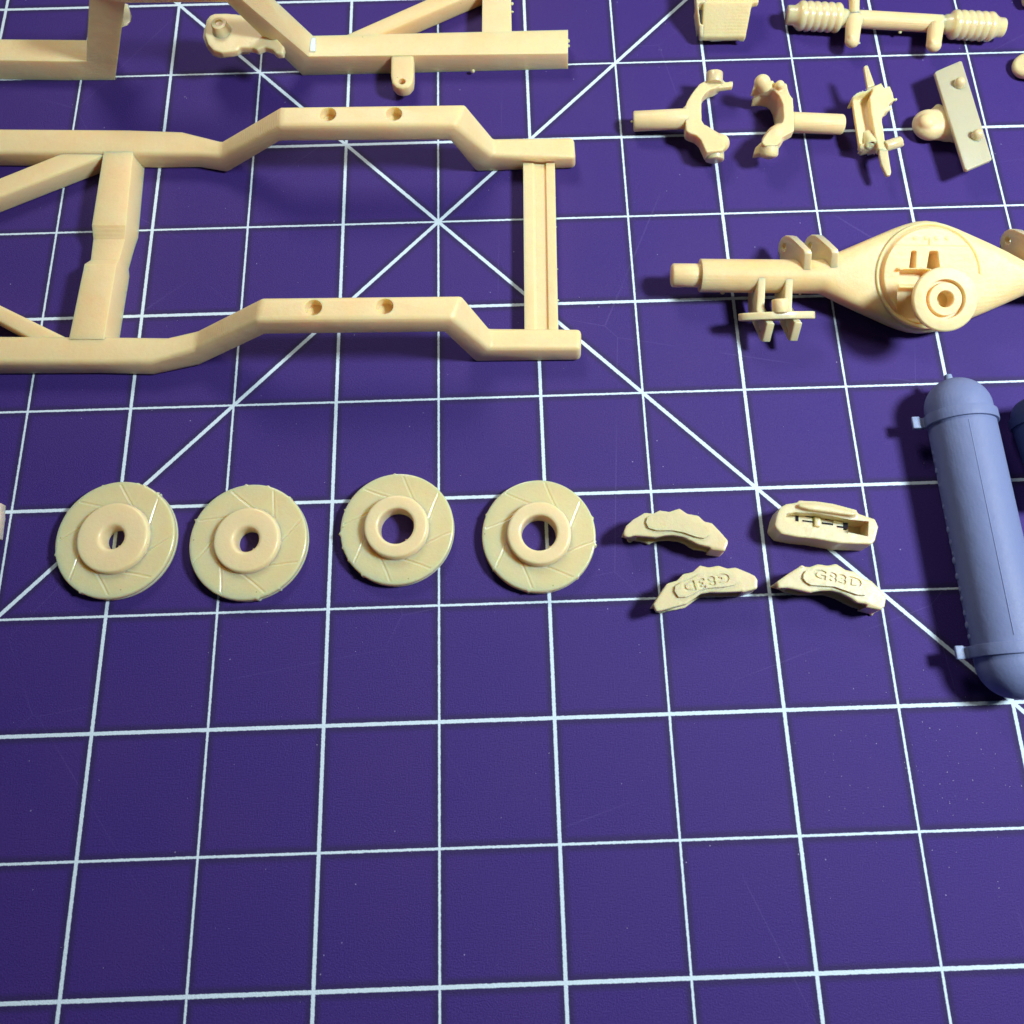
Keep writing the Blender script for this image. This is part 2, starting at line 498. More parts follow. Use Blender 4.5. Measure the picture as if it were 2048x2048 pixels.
# bracket on the slope
zb = .60
bm = bmesh.new()
q = [(1120, 640), (1040, 640), (990, 590), (900, 560), (810, 600), (760, 572), (600, 572), (560, 610), (480, 625), (380, 632), (280, 600), (215, 530), (180, 430), (175, 340),
     (195, 240), (240, 185), (300, 160), (420, 158), (560, 168), (700, 200), (850, 240), (960, 380), (1060, 480), (1135, 560)]
prism(bm, [(p.x, p.y) for p in [D(x, y, zb) for x, y in q]], zb - .09, zb)
q = [(700, 590), (520, 600), (440, 632), (340, 640), (250, 610), (190, 540), (150, 440), (165, 350), (250, 250), (400, 220), (700, 300)]
prism(bm, [(p.x, p.y) for p in [D(x, y, zb - .10) for x, y in q]], zb - .19, zb - .10)
q = [(700, 560), (520, 570), (440, 600), (340, 610), (250, 580), (210, 520), (190, 440), (220, 350), (300, 250), (400, 230), (700, 300)]
prism(bm, [(p.x, p.y) for p in [D(x, y, zb - .10) for x, y in q]], zb - .19, zb - .04)
grains(bm, [D(815, 592, zb - .03), D(1090, 640, zb - .03)], (.02, .03))
obj("bracket", bm, M_HUB, f2, voxel=.011, smooth=3)
bm = bmesh.new(); c = D(385, 372, zb)
turned(bm, c, (0, 0, 1), [(-.02, .105), (.01, .10), (.025, .086), (.10, .084), (.115, .076), (.118, .045), (.10, .035), (.095, .001)], 24)
obj("pivot_pin", bm, M_HUB, f2, angle=50)
bm = bmesh.new(); c = D(1484, 545, .262); block(bm, c, (.062, .185, .03), .04)
obj("support_scar", bm, M_WHITE, f2, bevel=.008, label="white scar left by a cut support")

# ------------------------------------------------------------------ brake discs
def disc(name, label, centre, r_out, r_hub, r_bore, hub_h, rot, bore_flare, group, tilt=(0, 0), seed=0):
    t = thing(name, label, "brake disc", (centre[0], centre[1], 0), group)
    NR, NT = 54, 420
    th = .115
    radii = np.concatenate([np.linspace(r_hub - .005, r_out - .018, NR), [r_out - .010, r_out - .003, r_out]])
    rng = np.random.RandomState(seed)
    wob = np.zeros(NT)
    ang = np.linspace(0, 2 * np.pi, NT, endpoint=False)
    for _ in range(7):
        a0 = rng.uniform(0, 2 * np.pi); wdt = rng.uniform(.012, .03); amp = rng.uniform(.006, .018)
        dd = np.abs((ang - a0 + np.pi) % (2 * np.pi) - np.pi); wob += amp * np.exp(-(dd / wdt) ** 2)
    V = []; Fc = []

    def groove(r, a):
        d = 9.0
        for k in range(8):
            a0 = rot + 2 * np.pi * k / 8
            # slanting slot from the hub out to the rim
            x = r * np.cos(a - a0); y = r * np.sin(a - a0)
            ca, sa = math.cos(1.12), math.sin(1.12)
            px, py = x - r_hub * .98, y
            u = px * ca + py * sa; w_ = -px * sa + py * ca + .22 * u * u
            if -.02 < u < (r_out - r_hub) * 1.5: d = min(d, abs(w_))
        return -.008 * math.exp(-(d / .007) ** 2) + .002 * math.exp(-((d - .016) / .008) ** 2)
    for r in radii:
        e = max(0, (r - (r_out - .012)) / .012)
        for j, a in enumerate(ang):
            rr = r + (wob[j] if r > r_out - .02 else 0)
            z = th - .020 * e * e + (groove(r, a) if r < r_out - .03 else 0) + .0015 * math.sin(5 * a + 3 * r)
            V.append((centre[0] + rr * math.cos(a), centre[1] + rr * math.sin(a), z))
    prof = [(r_out + .001, th - .035), (r_out, th - .045), (r_out - .022, th - .052), (r_out - .022, th - .068), (r_out, th - .074), (r_out, .008), (r_out - .01, 0.0)]
    for r, z in prof:
        for j, a in enumerate(ang):
            V.append((centre[0] + (r + wob[j]) * math.cos(a), centre[1] + (r + wob[j]) * math.sin(a), z))
    n = len(radii) + len(prof)
    for i in range(n - 1):
        for j in range(NT):
            k = (j + 1) % NT
            Fc.append((i * NT + j, (i + 1) * NT + j, (i + 1) * NT + k, i * NT + k))
    raw("friction_ring", V, Fc, M_DISC, t)
    V = []; Fc = []; NT2 = 128
    hp = [(r_hub + .012, th - .01), (r_hub + .004, th + .004), (r_hub, th + .012), (r_hub - .003, hub_h - .016), (r_hub - .008, hub_h - .005), (r_hub - .018, hub_h), (r_hub - .03, hub_h + .001), (r_bore + bore_flare + .02, hub_h + .001),
          (r_bore + bore_flare, hub_h), (r_bore + bore_flare * .55, hub_h - .008), (r_bore + bore_flare * .2, hub_h - .03), (r_bore, hub_h - .06), (r_bore, .0)]
    for r, z in hp:
        for j in range(NT2):
            a = 2 * math.pi * j / NT2
            notch = .018 * math.exp(-((a - 5.35) / .07) ** 2) if r <= r_bore + .001 else 0
            V.append((centre[0] + (r - notch) * math.cos(a), centre[1] + (r - notch) * math.sin(a), z))
    for i in range(len(hp) - 1):
        for j in range(NT2):
            k = (j + 1) % NT2
            Fc.append((i * NT2 + j, i * NT2 + k, (i + 1) * NT2 + k, (i + 1) * NT2 + j))
    raw("hub", V, Fc, M_HUB, t)
    for ch in t.children:
        bm_ = bmesh.new(); bm_.from_mesh(ch.data); bmesh.ops.recalc_face_normals(bm_, faces=bm_.faces); bm_.to_mesh(ch.data); bm_.free()
    return t


G1 = "row of brake discs"
disc("brake_disc", "leftmost beige brake disc, small bore showing a white grid line, domed hub", (-2.955, -3.315), .545, .325, .098, .18, .3, .028, G1, seed=1)
disc("brake_disc", "beige brake disc with small plain purple bore, second from the left end of the row", (-1.735, -3.375), .538, .30, .105, .18, .62, .025, G1, seed=2)
disc("brake_disc", "wide bored beige brake disc without a grid line in its bore, third in the row", (-.375, -3.30), .522, .292, .158, .205, .15, .014, G1, seed=3)
disc("brake_disc", "rightmost beige brake disc, wide bore crossed by a grid line, next to the calipers", (.925, -3.405), .522, .292, .158, .205, .10, .014, G1, seed=4)

# ------------------------------------------------------------------ calipers
def text_bm(s, size, m, depth):
    cu = bpy.data.curves.new("t", 'FONT'); cu.body = s; cu.size = size; cu.align_x = 'CENTER'; cu.align_y = 'CENTER'; cu.extrude = depth; cu.offset = .003; cu.space_character = 1.1
    cu.resolution_u = 3
    o = bpy.data.objects.new("t", cu); COL.objects.link(o)
    dg = bpy.context.evaluated_depsgraph_get(); me = bpy.data.meshes.new_from_object(o.evaluated_get(dg))
    bpy.data.objects.remove(o); bpy.data.curves.remove(cu)
    bm = bmesh.new(); bm.from_mesh(me); bmesh.ops.remove_doubles(bm, verts=bm.verts, dist=1e-5)
    bmesh.ops.transform(bm, matrix=m, verts=bm.verts); bpy.data.meshes.remove(me)
    return bm


def caliper(label, Z, outline, lower, pill, h, word=None, wpos=None, wrot=0, wsize=.16, nubs=(), group="brake calipers", slot_y=(.0, .0)):
    top = [Z(x, y, h) for x, y in outline]
    c = sum(top, Vector()) / len(top)
    t = thing("brake_caliper", label, "brake caliper", (c.x, c.y, 0), group)
    bm = bmesh.new()
    prism(bm, [(p.x, p.y) for p in top], h * .78, h)
    bot = [Z(x, y, h) for x, y in outline[:lower[0] + 1]]
    low = [Z(x, y, .03) for x, y in lower[1]]
    pts = [(p.x, p.y) for p in bot] + [(p.x, p.y) for p in low]
    prism(bm, pts, .0, h * .17)
    # bridge joining the two cheeks along the outer (upper) edge
    up = [Z(x, y, h) for x, y in outline[:lower[0] + 1]]
    inner = [p + (c + Vector((0, -.13, 0)) - p).normalized() * .13 for p in up]
    prism(bm, [(p.x, p.y) for p in up] + [(p.x, p.y) for p in inner[::-1]], .02, h * .97)
    grains(bm, [Z(*n) for n in nubs], (.014, .022))
    obj("body", bm, M_THIN, t, voxel=.0095, smooth=2)
    bm = bmesh.new()
    pp = [Z(x, y, h + .025) for x, y in pill]
    prism(bm, [(p.x, p.y) for p in pp], h - .01, h + .028)
    cut = None
    if word:
        q = Z(wpos[0], wpos[1], h + .028)
        cut = text_bm(word, wsize, Matrix.Translation(q) @ Matrix.Rotation(wrot, 4, 'Z') @ Matrix.Diagonal((1.38, 1, 1, 1)), .014)
    obj("badge", bm, M_THIN, t, bevel=.0, cut=cut, label=("raised badge with engraved G83D" if word else "raised plain badge"))
    return t


Z4 = zoom(1540, 1110, 250)
caliper("beige brake caliper lying over the diagonal line, badge reads G83D upright", Z4,
        [(110, 410), (280, 290), (470, 172), (620, 182), (740, 138), (900, 162), (1025, 132), (1175, 230), (1310, 255), (1450, 368), (1570, 395), (1690, 520), (1800, 665), (1775, 800), (1712, 850),
         (1640, 805), (1500, 755), (1360, 735), (1240, 655), (1090, 580), (950, 548), (780, 552), (620, 580), (500, 550), (280, 505), (130, 510)],
        (14, [(1700, 858), (1560, 862), (1400, 842), (1240, 798), (1150, 752), (1000, 675), (830, 622), (640, 622), (430, 622), (250, 592), (140, 530)]),
        [(520, 300), (560, 240), (640, 215), (860, 225), (950, 210), (1060, 240), (1220, 290), (1400, 380), (1500, 470), (1540, 560), (1480, 620), (1360, 615), (1200, 560), (1000, 490), (800, 475), (640, 465), (560, 420), (515, 360)],
        .29, "G83D", (1045, 372), -.25, .118, nubs=[(1565, 905, .02), (490, 180, .28)])
Z3 = zoom(1290, 1110, 250)
caliper("beige brake caliper with the G83D badge upside down, left of the diagonal line, lower row", Z3,
        [(130, 765), (220, 620), (340, 440), (500, 390), (590, 292), (740, 260), (850, 158), (980, 190), (1140, 162), (1270, 205), (1405, 192), (1600, 270), (1700, 320), (1742, 380), (1742, 490), (1730, 520),
         (1640, 545), (1500, 560), (1350, 570), (1150, 575), (1000, 575), (860, 600), (780, 660), (640, 760), (560, 780), (400, 820), (260, 860), (170, 870)],
        (15, [(1700, 540), (1500, 592), (1400, 640), (1150, 650), (1000, 640), (850, 660), (800, 684), (720, 740), (610, 822), (480, 850), (340, 875), (240, 905), (170, 890), (140, 800)]),
        [(460, 560), (470, 480), (560, 420), (700, 370), (850, 290), (1000, 270), (1200, 250), (1380, 270), (1455, 330), (1460, 400), (1400, 460), (1250, 490), (1000, 510), (860, 540), (760, 600), (640, 650), (520, 650)],
        .29, "G83D", (945, 415), math.pi + .19, .118)
Z1 = zoom(1230, 1000, 250)
caliper("beige brake caliper with a blank badge, upper left of the caliper group", Z1,
        [(140, 480), (170, 400), (280, 300), (460, 195), (600, 205), (690, 158), (840, 180), (998, 128), (1120, 210), (1290, 240), (1385, 330), (1500, 355), (1640, 500), (1752, 630), (1745, 680), (1700, 790),
         (1560, 735), (1400, 710), (1280, 680), (1150, 610), (1060, 570), (900, 540), (780, 545), (640, 575), (480, 560), (300, 548), (200, 575), (140, 550)],
        (15, [(1690, 800), (1500, 800), (1380, 790), (1220, 768), (1150, 735), (1090, 690), (980, 645), (800, 625), (660, 635), (520, 682), (400, 645), (250, 625), (180, 600), (135, 555)]),
        [(480, 350), (500, 270), (580, 230), (800, 225), (950, 200), (1100, 240), (1280, 330), (1420, 400), (1480, 470), (1460, 540), (1380, 590), (1260, 570), (1060, 500), (900, 470), (650, 470), (520, 430)],
        .29, nubs=[(230, 625, .03), (515, 675, .03), (1150, 605, .28)])

# caliper standing on its back, hollow side up
Zc = zoom(1480, 920, 300)
h = .30
out = [(480, 700), (450, 830), (470, 880), (540, 950), (740, 990), (960, 1010), (1290, 1070), (1700, 1085), (1740, 1040), (1785, 860), (1740, 760), (1530, 690), (1500, 640), (1200, 560), (1000, 530), (760, 518), (740, 545), (600, 565), (520, 610)]
P = [Zc(x, y, h) for x, y in out]
c = sum(P, Vector()) / len(P)
t = thing("brake_caliper", "beige brake caliper tipped onto its back with its hollow slot and painted dark openings showing", "brake caliper", (c.x, c.y, 0), "brake calipers")
bm = bmesh.new(); prism(bm, [(p.x, p.y) for p in P], .0, h)
q = [Zc(x, y, h + .05) for x, y in [(760, 560), (1000, 560), (1200, 590), (1480, 670), (1510, 700), (1440, 715), (1200, 680), (900, 640), (760, 600)]]
prism(bm, [(p.x, p.y) for p in q], h - .05, h + .05)
o = obj("body", bm, M_THIN, t, voxel=.0095, smooth=2)
def late_cut(o, root, base, polys):
    """hollow out a finished part with upright prisms, one after the other"""
    for pts, z0, z1 in polys:
        cb = bmesh.new(); prism(cb, pts, z0, z1); bmesh.ops.recalc_face_normals(cb, faces=cb.faces)
        bmesh.ops.transform(cb, matrix=Matrix.Scale(S, 4) @ Matrix.Translation(-Vector(base)), verts=cb.verts)
        cme = bpy.data.meshes.new("c"); cb.to_mesh(cme); cb.free()
        co = bpy.data.objects.new("c", cme); COL.objects.link(co)
        tmp = bpy.data.objects.new("w", o.data); COL.objects.link(tmp)
        md = tmp.modifiers.new("d", 'BOOLEAN'); md.object = co; md.solver = 'EXACT'; md.operation = 'DIFFERENCE'
        nm = bpy.data.meshes.new_from_object(tmp.evaluated_get(bpy.context.evaluated_depsgraph_get()))
        if len(nm.polygons) > 100: o.data = nm
        bpy.data.objects.remove(tmp); bpy.data.objects.remove(co)
        for pl in o.data.polygons: pl.use_smooth = True
    bm2 = bmesh.new(); bm2.from_mesh(o.data)
    for e in bm2.edges: e.smooth = not (len(e.link_faces) == 2 and e.calc_face_angle(0) > math.radians(50))
    bm2.to_mesh(o.data); bm2.free()
qa = [Zc(x, y, h) for x, y in [(600, 690), (720, 672), (1000, 688), (1395, 762), (1395, 945), (1000, 885), (700, 845), (590, 790)]]
qb = [Zc(x, y, h) for x, y in [(1380, 765), (1660, 790), (1650, 985), (1390, 930)]]
late_cut(o, t, (c.x, c.y, 0), [([(p.x, p.y) for p in qa], .175, h + .2), ([(p.x, p.y) for p in qb], .07, h + .21)])
M_HOLE_SHADE, nt_, p_ = mk("painted_hole_shade"); p_.inputs['Base Color'].default_value = (.006, .004, .012, 1); p_.inputs['Roughness'].default_value = .9  # near-black colour, paints the shade inside the caliper openings
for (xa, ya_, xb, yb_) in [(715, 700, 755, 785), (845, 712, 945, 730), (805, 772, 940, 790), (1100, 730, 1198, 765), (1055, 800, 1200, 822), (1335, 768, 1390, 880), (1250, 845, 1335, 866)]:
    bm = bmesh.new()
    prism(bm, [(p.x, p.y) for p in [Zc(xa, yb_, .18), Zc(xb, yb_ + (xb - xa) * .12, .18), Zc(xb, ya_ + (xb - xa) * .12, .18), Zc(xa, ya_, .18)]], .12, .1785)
    obj("opening_shade", bm, M_HOLE_SHADE, t)  # solid black block in place of a shaded hole
for (xa, ya_, xb, yb_) in [(960, 712, 1040, 850), (1205, 760, 1330, 800)]:
    bm = bmesh.new()
    prism(bm, [(p.x, p.y) for p in [Zc(xa, yb_, .20), Zc(xb, yb_ + 12, .20), Zc(xb, ya_ + 12, .20), Zc(xa, ya_, .20)]], .14, .205)
    obj("rib", bm, M_THIN, t, bevel=.01)

# ------------------------------------------------------------------ rear axle
Ga = zoom(1300, 420, 748); Gz = zoom(1460, 440, 240, 1783); Gd = zoom(1720, 440, 280)
ax = thing("rear_axle", "beige rear axle with round differential housing, pinion flange and paired lugs, right of the chassis", "axle", (4.86, -.99, 0))
AL = Vector((2.36, -.835, .30)); AC = Vector((4.80, -.99, .30))
AXD = (AC - AL).normalized()
AX0 = Ga(110, 337, .30); AX1 = Ga(900, 345, .30)
axis = (AX1 - AX0).normalized()
DC = Gd(925, 800, .42)             # centre of the differential face
TILT = math.radians(22)
yv = Vector((-axis.y, axis.x, 0)); nrm = (Vector((0, 0, 1)) * math.cos(TILT) - yv * math.sin(TILT)).normalized()
yl = nrm.cross(axis).normalized()
bm = bmesh.new()
rod(bm, AX0, AX0 + axis * .36, .118, ch=.02)
obj("spindle_end", bm, M_BEIGE, ax, angle=40)
TS = Ga(258, 337, .30)
LM = Matrix((list(axis) + [0], list(yl) + [0], list(nrm) + [0], [0, 0, 0, 1])).transposed()
LM[3][3] = 1
DCc = AX0 + axis * ((DC - AX0).dot(axis))          # on tube axis under the face
def loc(x, y, z): return DCc + axis * x + yl * y + nrm * z
bm = bmesh.new()
xs = (TS - DCc).dot(axis)
rings = []
def section(x, a, b0, b1, n=40, e=2.0):
    r = []
    for i in range(n):
        q = 2 * math.pi * i / n
        cq, sq_ = math.cos(q), math.sin(q)
        yy = a * (abs(cq) ** (2 / e)) * (1 if cq > 0 else -1)
        zz = (b1 if sq_ > 0 else b0) * (abs(sq_) ** (2 / e)) * (1 if sq_ > 0 else -1)
        r.append(loc(x, yy, zz))
    return r
rings.append(section(xs, .165, .165, .165))
rings.append(section(xs + .6, .166, .166, .166))
for x, a, e in [(-1.02, .168, 2.0), (-.985, .176, 2.2), (-.78, .267, 4), (-.6, .346, 5), (-.45, .412, 5), (-.3, .478, 5), (-.2, .515, 5), (-.1, .542, 5), (0, .552, 5), (.1, .542, 5), (.2, .515, 5), (.3, .478, 5), (.45, .412, 5), (.6, .346, 5), (.78, .267, 4), (.985, .176, 2.2), (1.02, .168, 2.0), (1.9, .166, 2.0), (2.3, .166, 2.0)]:
    rings.append(section(x, a, .17, .17, e=e))
loft(bm, rings)
grains(bm, [Gd(1735, 1235, .2), Gd(1440, 1395, .25), Gd(1560, 1290, .2), Ga(375, 425, .18), Ga(775, 433, .18), Gd(980, 1500, .2)], (.015, .024))
cut = bmesh.new(); rod(cut, loc(0, 0, .0), loc(0, 0, .9), .465, seg=64)
obj("axle_housing", bm, M_WARM, ax, angle=50, cut=cut)
# differential face built as a relief
NR, NT = 120, 320
V = []; Fc = []
def sst(a, b, x):
    x = np.clip((x - a) / (b - a), 0, 1); return x * x * (3 - 2 * x)
def boxm(x, y, x0, x1, y0, y1, s=.012):
    return sst(x0 - s, x0 + s, x) * (1 - sst(x1 - s, x1 + s, x)) * sst(y0 - s, y0 + s, y) * (1 - sst(y1 - s, y1 + s, y))
Rf = .52
rr_, aa_ = np.meshgrid(np.linspace(0, Rf, NR + 1), np.linspace(0, 2 * np.pi, NT, endpoint=False), indexing='ij')
x = rr_ * np.cos(aa_); y = rr_ * np.sin(aa_)
z = np.full_like(x, .192)
z -= .016 * np.exp(-((rr_ - .478) / .012) ** 2)
ins = 1 - sst(.452, .468, rr_)
z += .022 * ins
z += .016 * boxm(x, y, -.60, .60, -.60, .285, .010) * ins            # carrier plateau
z -= .16 * boxm(x, y, -.205 + .12 * (y - .08), -.155, .075, .225, .009) * ins
wdg = .030 + .16 * np.clip(.24 - y, 0, .2)
z -= .20 * boxm(x, y, .02 - wdg, .02 + wdg, .065, .225, .010) * ins
z -= .11 * boxm(x, y, -.29, -.03, -.10, .045, .022) * ins
z -= .15 * boxm(x, y, -.30, .12, -.44, -.12, .035) * ins
z += .055 * boxm(x, y, -.335, -.02, .040, .062, .008) * ins
z += .010 * boxm(x, y, -.02, .0, .29, .36, .010) * ins
for bx_ in (-.16, -.05, .05, .15):
    z += .008 * np.exp(-(((x - bx_) ** 2 + (y - .36) ** 2) / .00025))
z[NR] = .12; z[NR - 1] -= .012; z[NR - 2] -= .003
for i in range(NR + 1):
    for j in range(NT):
        V.append(loc(float(x[i, j]), float(y[i, j]), float(z[i, j])))
for i in range(NR):
    for j in range(NT):
        k = (j + 1) % NT; Fc.append((i * NT + j, (i + 1) * NT + j, (i + 1) * NT + k, i * NT + k))
raw("differential_face", V, Fc, M_WARM, ax)
# pinion snout and flange
px_, py_ = .20, -.215
bm = bmesh.new()
turned(bm, loc(px_ - .02, py_ + .06, .10), nrm + axis * -.04, [(0, .21), (.15, .19), (.30, .175), (.55, .16)], 40)
obj("pinion_neck", bm, M_WARM, ax, angle=60)
# find flange centre from its place above the mat
FC = Gd(1185, 1090, .86)
fn = (nrm).normalized()
bm = bmesh.new()
turned(bm, FC - fn * .20, fn, [(0, .17), (.09, .17), (.12, .24), (.135, .292), (.15, .298), (.185, .298), (.197, .288), (.20, .28), (.20, .186), (.195, .180), (.150, .178), (.150, .155), (.190, .152), (.195, .146), (.195, .084), (.188, .076), (.05, .074), (.05, .001)], 64)
obj("pinion_flange", bm, M_BEIGE, ax, angle=28)

# lugs
def lug(shift, pts, hole, th, name="lug"):
    bm = bmesh.new(); sweep(bm, [Gz(x, y, z) + Vector((shift, 0, 0)) for x, y, z in pts], (th, -.004, 0))
    cut = None
    if hole:
        cut = bmesh.new(); c = Gz(*hole[:3]) + Vector((shift, 0, 0)); rod(cut, c - Vector((.2, 0, 0)), c + Vector((.3, 0, 0)), hole[3])
    obj(name, bm, M_THIN, ax, bevel=.010, cut=cut)
up = [(1085, 790, .44), (1108, 500, .60), (1090, 440, .61), (960, 320, .52), (890, 240, .37), (820, 225, .32), (760, 265, .27), (722, 340, .22), (708, 430, .18), (715, 520, .15), (745, 610, .12), (900, 700, .2)]
lug(0, up, (825, 400, .27, .045), .075)
lug(.262, up, (825, 400, .27, .045), .075)
rshift = (Ga(1815, 230, .2) - Ga(662, 230, .2)).x
lug(rshift + .01, up, (825, 400, .27, .045), .075)
lug(rshift + .27, up, None, .075)
dn = [(425, 850, .44), (408, 1330, .36), (430, 1400, .36), (520, 1500, .38), (560, 1540, .38), (490, 1815, .24), (440, 1790, .22), (310, 1480, .12), (268, 1360, .10), (258, 1200, .12), (268, 1060, .16)]
lug(0, dn, (455, 1640, .25, .03), .072)
lug(.268, dn, (455, 1640, .25, .03), .072)
bm = bmesh.new()
pc = Gz(690, 1420, .42); dv = Vector((0, .36, -.93)).normalized(); nv = Vector((0, .93, .36)).normalized(); xv = Vector((1, 0, 0))
pts = []
for i in range(28):
    q = 2 * math.pi * i / 28
    pts.append(pc + xv * (.345 * math.cos(q)) + dv * (.13 * math.sin(q) + .10) - nv * .035)
pts = [p if (p - pc).x < .28 else p + xv * .06 for p in pts]
sweep(bm, pts, nv * .072)
obj("spring_pad", bm, M_THIN, ax, bevel=.01)
bm = bmesh.new(); c = Gz(750, 1385, .42); rod(bm, c, c + nv * .135, .080, ch=.01)
obj("spring_stub", bm, M_BEIGE, ax, angle=40)

# ------------------------------------------------------------------ steering rack
H = zoom(1560, 0, 240); I = zoom(1800, 0, 248)
zr = .17
rk = thing("steering_rack", "beige steering rack with two ribbed bellows, near the upper right corner", "steering rack", tuple(H(1200, 350, 0))[:2] + (0,))
r0 = H(112, 240, zr); r1 = I(1615, 430, zr); ra = (r1 - r0).normalized(); RL = (r1 - r0).length
def tt(p): return (p - r0).dot(ra)
b0, b1 = tt(H(290, 260, zr)), tt(H(965, 310, zr))
n0 = tt(H(1100, 320, zr))
prof = [(0, .10), (.008, .106), (b0 - .05, .108), (b0 - .01, .135)]
for k in range(6):
    for s_ in range(6):
        q = (k + s_ / 6) / 6
        prof.append((b0 + (b1 - b0) * q, .148 + .016 * math.sin(math.pi * (s_ / 6)) ** .7))
prof += [(b1, .145), (b1 + .015, .12), (b1 + .03, .105), (n0, .096), (n0 + .02, .09)]
bm = bmesh.new(); turned(bm, r0, ra, prof, 40); grains(bm, [H(400, 490, .06), H(1265, 690, .1)], (.015, .02))
obj("bellows", bm, M_DISC, rk, angle=80)
c0, c1 = tt(I(800, 410, zr)), tt(I(1440, 430, zr))
prof = [(tt(I(560, 400, zr)), .09), (tt(I(685, 400, zr)), .094), (tt(I(690, 400, zr)), .105), (c0 - .03, .112), (c0 - .01, .135)]
for k in range(6):
    for s_ in range(6):
        q = (k + s_ / 6) / 6
        prof.append((c0 + (c1 - c0) * q, .148 + .014 * math.sin(math.pi * (s_ / 6)) ** .7))
prof += [(c1, .145), (c1 + .05, .11), (RL - .01, .105), (RL, .098)]
bm = bmesh.new(); turned(bm, r0, ra, prof, 40)
obj("bellows", bm, M_DISC, rk, angle=80)
bm = bmesh.new(); rod(bm, r0 + ra * (n0 - .05), r0 + ra * tt(I(640, 400, zr)), .098)
grains(bm, [I(0, 500, .1)], (.012, .016))
obj("rack_tube", bm, M_BEIGE, rk)
bm = bmesh.new()
a = H(1190, 340, .20); rod(bm, a, H(1160, 650, .20), .088, .078)
ball(bm, H(1160, 660, .20), .080, (1, 1, .9)); ball(bm, H(1150, 600, .25), .035)
ball(bm, a, .1)
obj("mount_lug", bm, M_BEIGE, rk, voxel=.010, smooth=3)
bm = bmesh.new()
a = I(560, 400, .20); rod(bm, a, I(525, 680, .20), .088, .080)
ball(bm, I(525, 700, .20), .084, (1, 1, .9)); ball(bm, I(500, 650, .25), .035)
obj("mount_lug", bm, M_BEIGE, rk, voxel=.010, smooth=3)
bm = bmesh.new(); rod(bm, H(1200, 300, .22), H(1190, -250, .40), .052, .062); rod(bm, H(1200, 330, .2), H(1198, 200, .25), .062, .06)
obj("input_shaft", bm, M_BEIGE, rk)

# ------------------------------------------------------------------ box housing on the top edge
J = zoom(1340, 0, 200)
bx = thing("gearbox_cover", "beige tapered box cover with an open left side, cut off by the top edge", "box cover", tuple(J(1000, 300, 0))[:2] + (0,))
def zj(y): return .16 + (715 - max(y, 40)) / 715 * .24
def Jz(x, y, dz=0): return J(x, y, zj(y)) + Vector((0, 0, dz))
bm = bmesh.new(); rings = []
for yy, xl, xr in ((716, 600, 1465), (600, 615, 1484), (450, 635, 1515), (300, 640, 1543), (150, 645, 1571), (56, 648, 1590), (40, 560, 1718), (-150, 555, 1724), (-420, 550, 1735)):
    a_, b_ = Jz(xl, yy), Jz(xr, yy); d_ = Vector((0, 0, -.075)); rings.append([a_, b_, b_ + d_, a_ + d_])
loft(bm, rings)
grains(bm, [J(760, 730, .04), J(1195, 730, .04)], (.032, .036))
obj("lid", bm, M_WARM, bx, voxel=.011, smooth=3)
bm = bmesh.new()
sweep(bm, [Jz(578, 716, .01), Jz(640, 716, .01), Jz(655, 470, .012), Jz(560, 470, .01)], (0, 0, -.09))
sweep(bm, [Jz(560, 480, .01), Jz(592, 480, .01), Jz(545, 60, .01), Jz(505, 60, .01)], (0, 0, -.20))
sweep(bm, [Jz(505, 64, .01), Jz(680, 64, .014), Jz(680, -400, .014), Jz(480, -400, .01)], (0, 0, -.12))
obj("side_wall", bm, M_THIN, bx, voxel=.011, smooth=3)
bm = bmesh.new()
rings = []
for yy in (560, 400, 200, 0, -200, -420):
    a_, b_ = Jz(700, yy, -.11), Jz(1400 + (560 - yy) * .1, yy, -.11); rings.append([a_, b_, Vector((b_.x, b_.y, .01)), Vector((a_.x, a_.y, .01))])
loft(bm, rings)
obj("core", bm, M_WARM, bx, bevel=.02)

# ------------------------------------------------------------------ steering knuckles
Kk = zoom(1250, 120, 230); Lk = zoom(1480, 130, 230); Nk = zoom(1680, 120, 320)
G2 = "loose suspension pieces"
k1 = thing("steering_knuckle", "beige forked steering knuckle with its shaft pointing left, beside a grid crossing", "steering knuckle", tuple(Kk(1150, 950, 0))[:2] + (0,), G2)
bm = bmesh.new(); rod(bm, Kk(140, 1030, .16), Kk(1060, 985, .22), .108, ch=.015); grains(bm, [Kk(112, 1035, .16)], (.016, .02))
obj("spindle", bm, M_BEIGE, k1, angle=40)
bm = bmesh.new()
zf = .30
outl = [(1350, 345), (1250, 400), (1130, 550), (1045, 690), (1005, 800), (1020, 1000), (1030, 1180), (1080, 1220), (1200, 1260), (1280, 1340), (1330, 1450), (1370, 1545),
        (1640, 1520), (1690, 1450), (1680, 1340), (1590, 1270), (1450, 1180), (1340, 1090), (1290, 1010), (1285, 800), (1290, 640), (1350, 550), (1430, 490), (1520, 470), (1600, 420), (1680, 330)]
sweep(bm, [Kk(x, y, zf) for x, y in outl], (0, 0, -.15))
sweep(bm, [Kk(1400, 492, zf - .02), Kk(1815, 440, zf - .02), Kk(1815, 352, zf - .02), Kk(1500, 390, zf - .02)], (0, 0, -.07))
rod(bm, Kk(1260, 1190, zf - .10), Kk(1540, 1400, zf - .11), .08, .10); ball(bm, Kk(1600, 1400, zf - .10), .10)
grains(bm, [Kk(1000, 800, .28), Kk(1290, 1370, .2), Kk(1690, 1460, .2)], (.016, .022))
obj("fork", bm, M_BEIGE, k1, voxel=.009, smooth=6)
bm = bmesh.new(); rod(bm, Kk(1500, 400, .29), Kk(1505, 215, .32), .090, ch=.008)
obj("kingpin", bm, M_THIN, k1, angle=40)
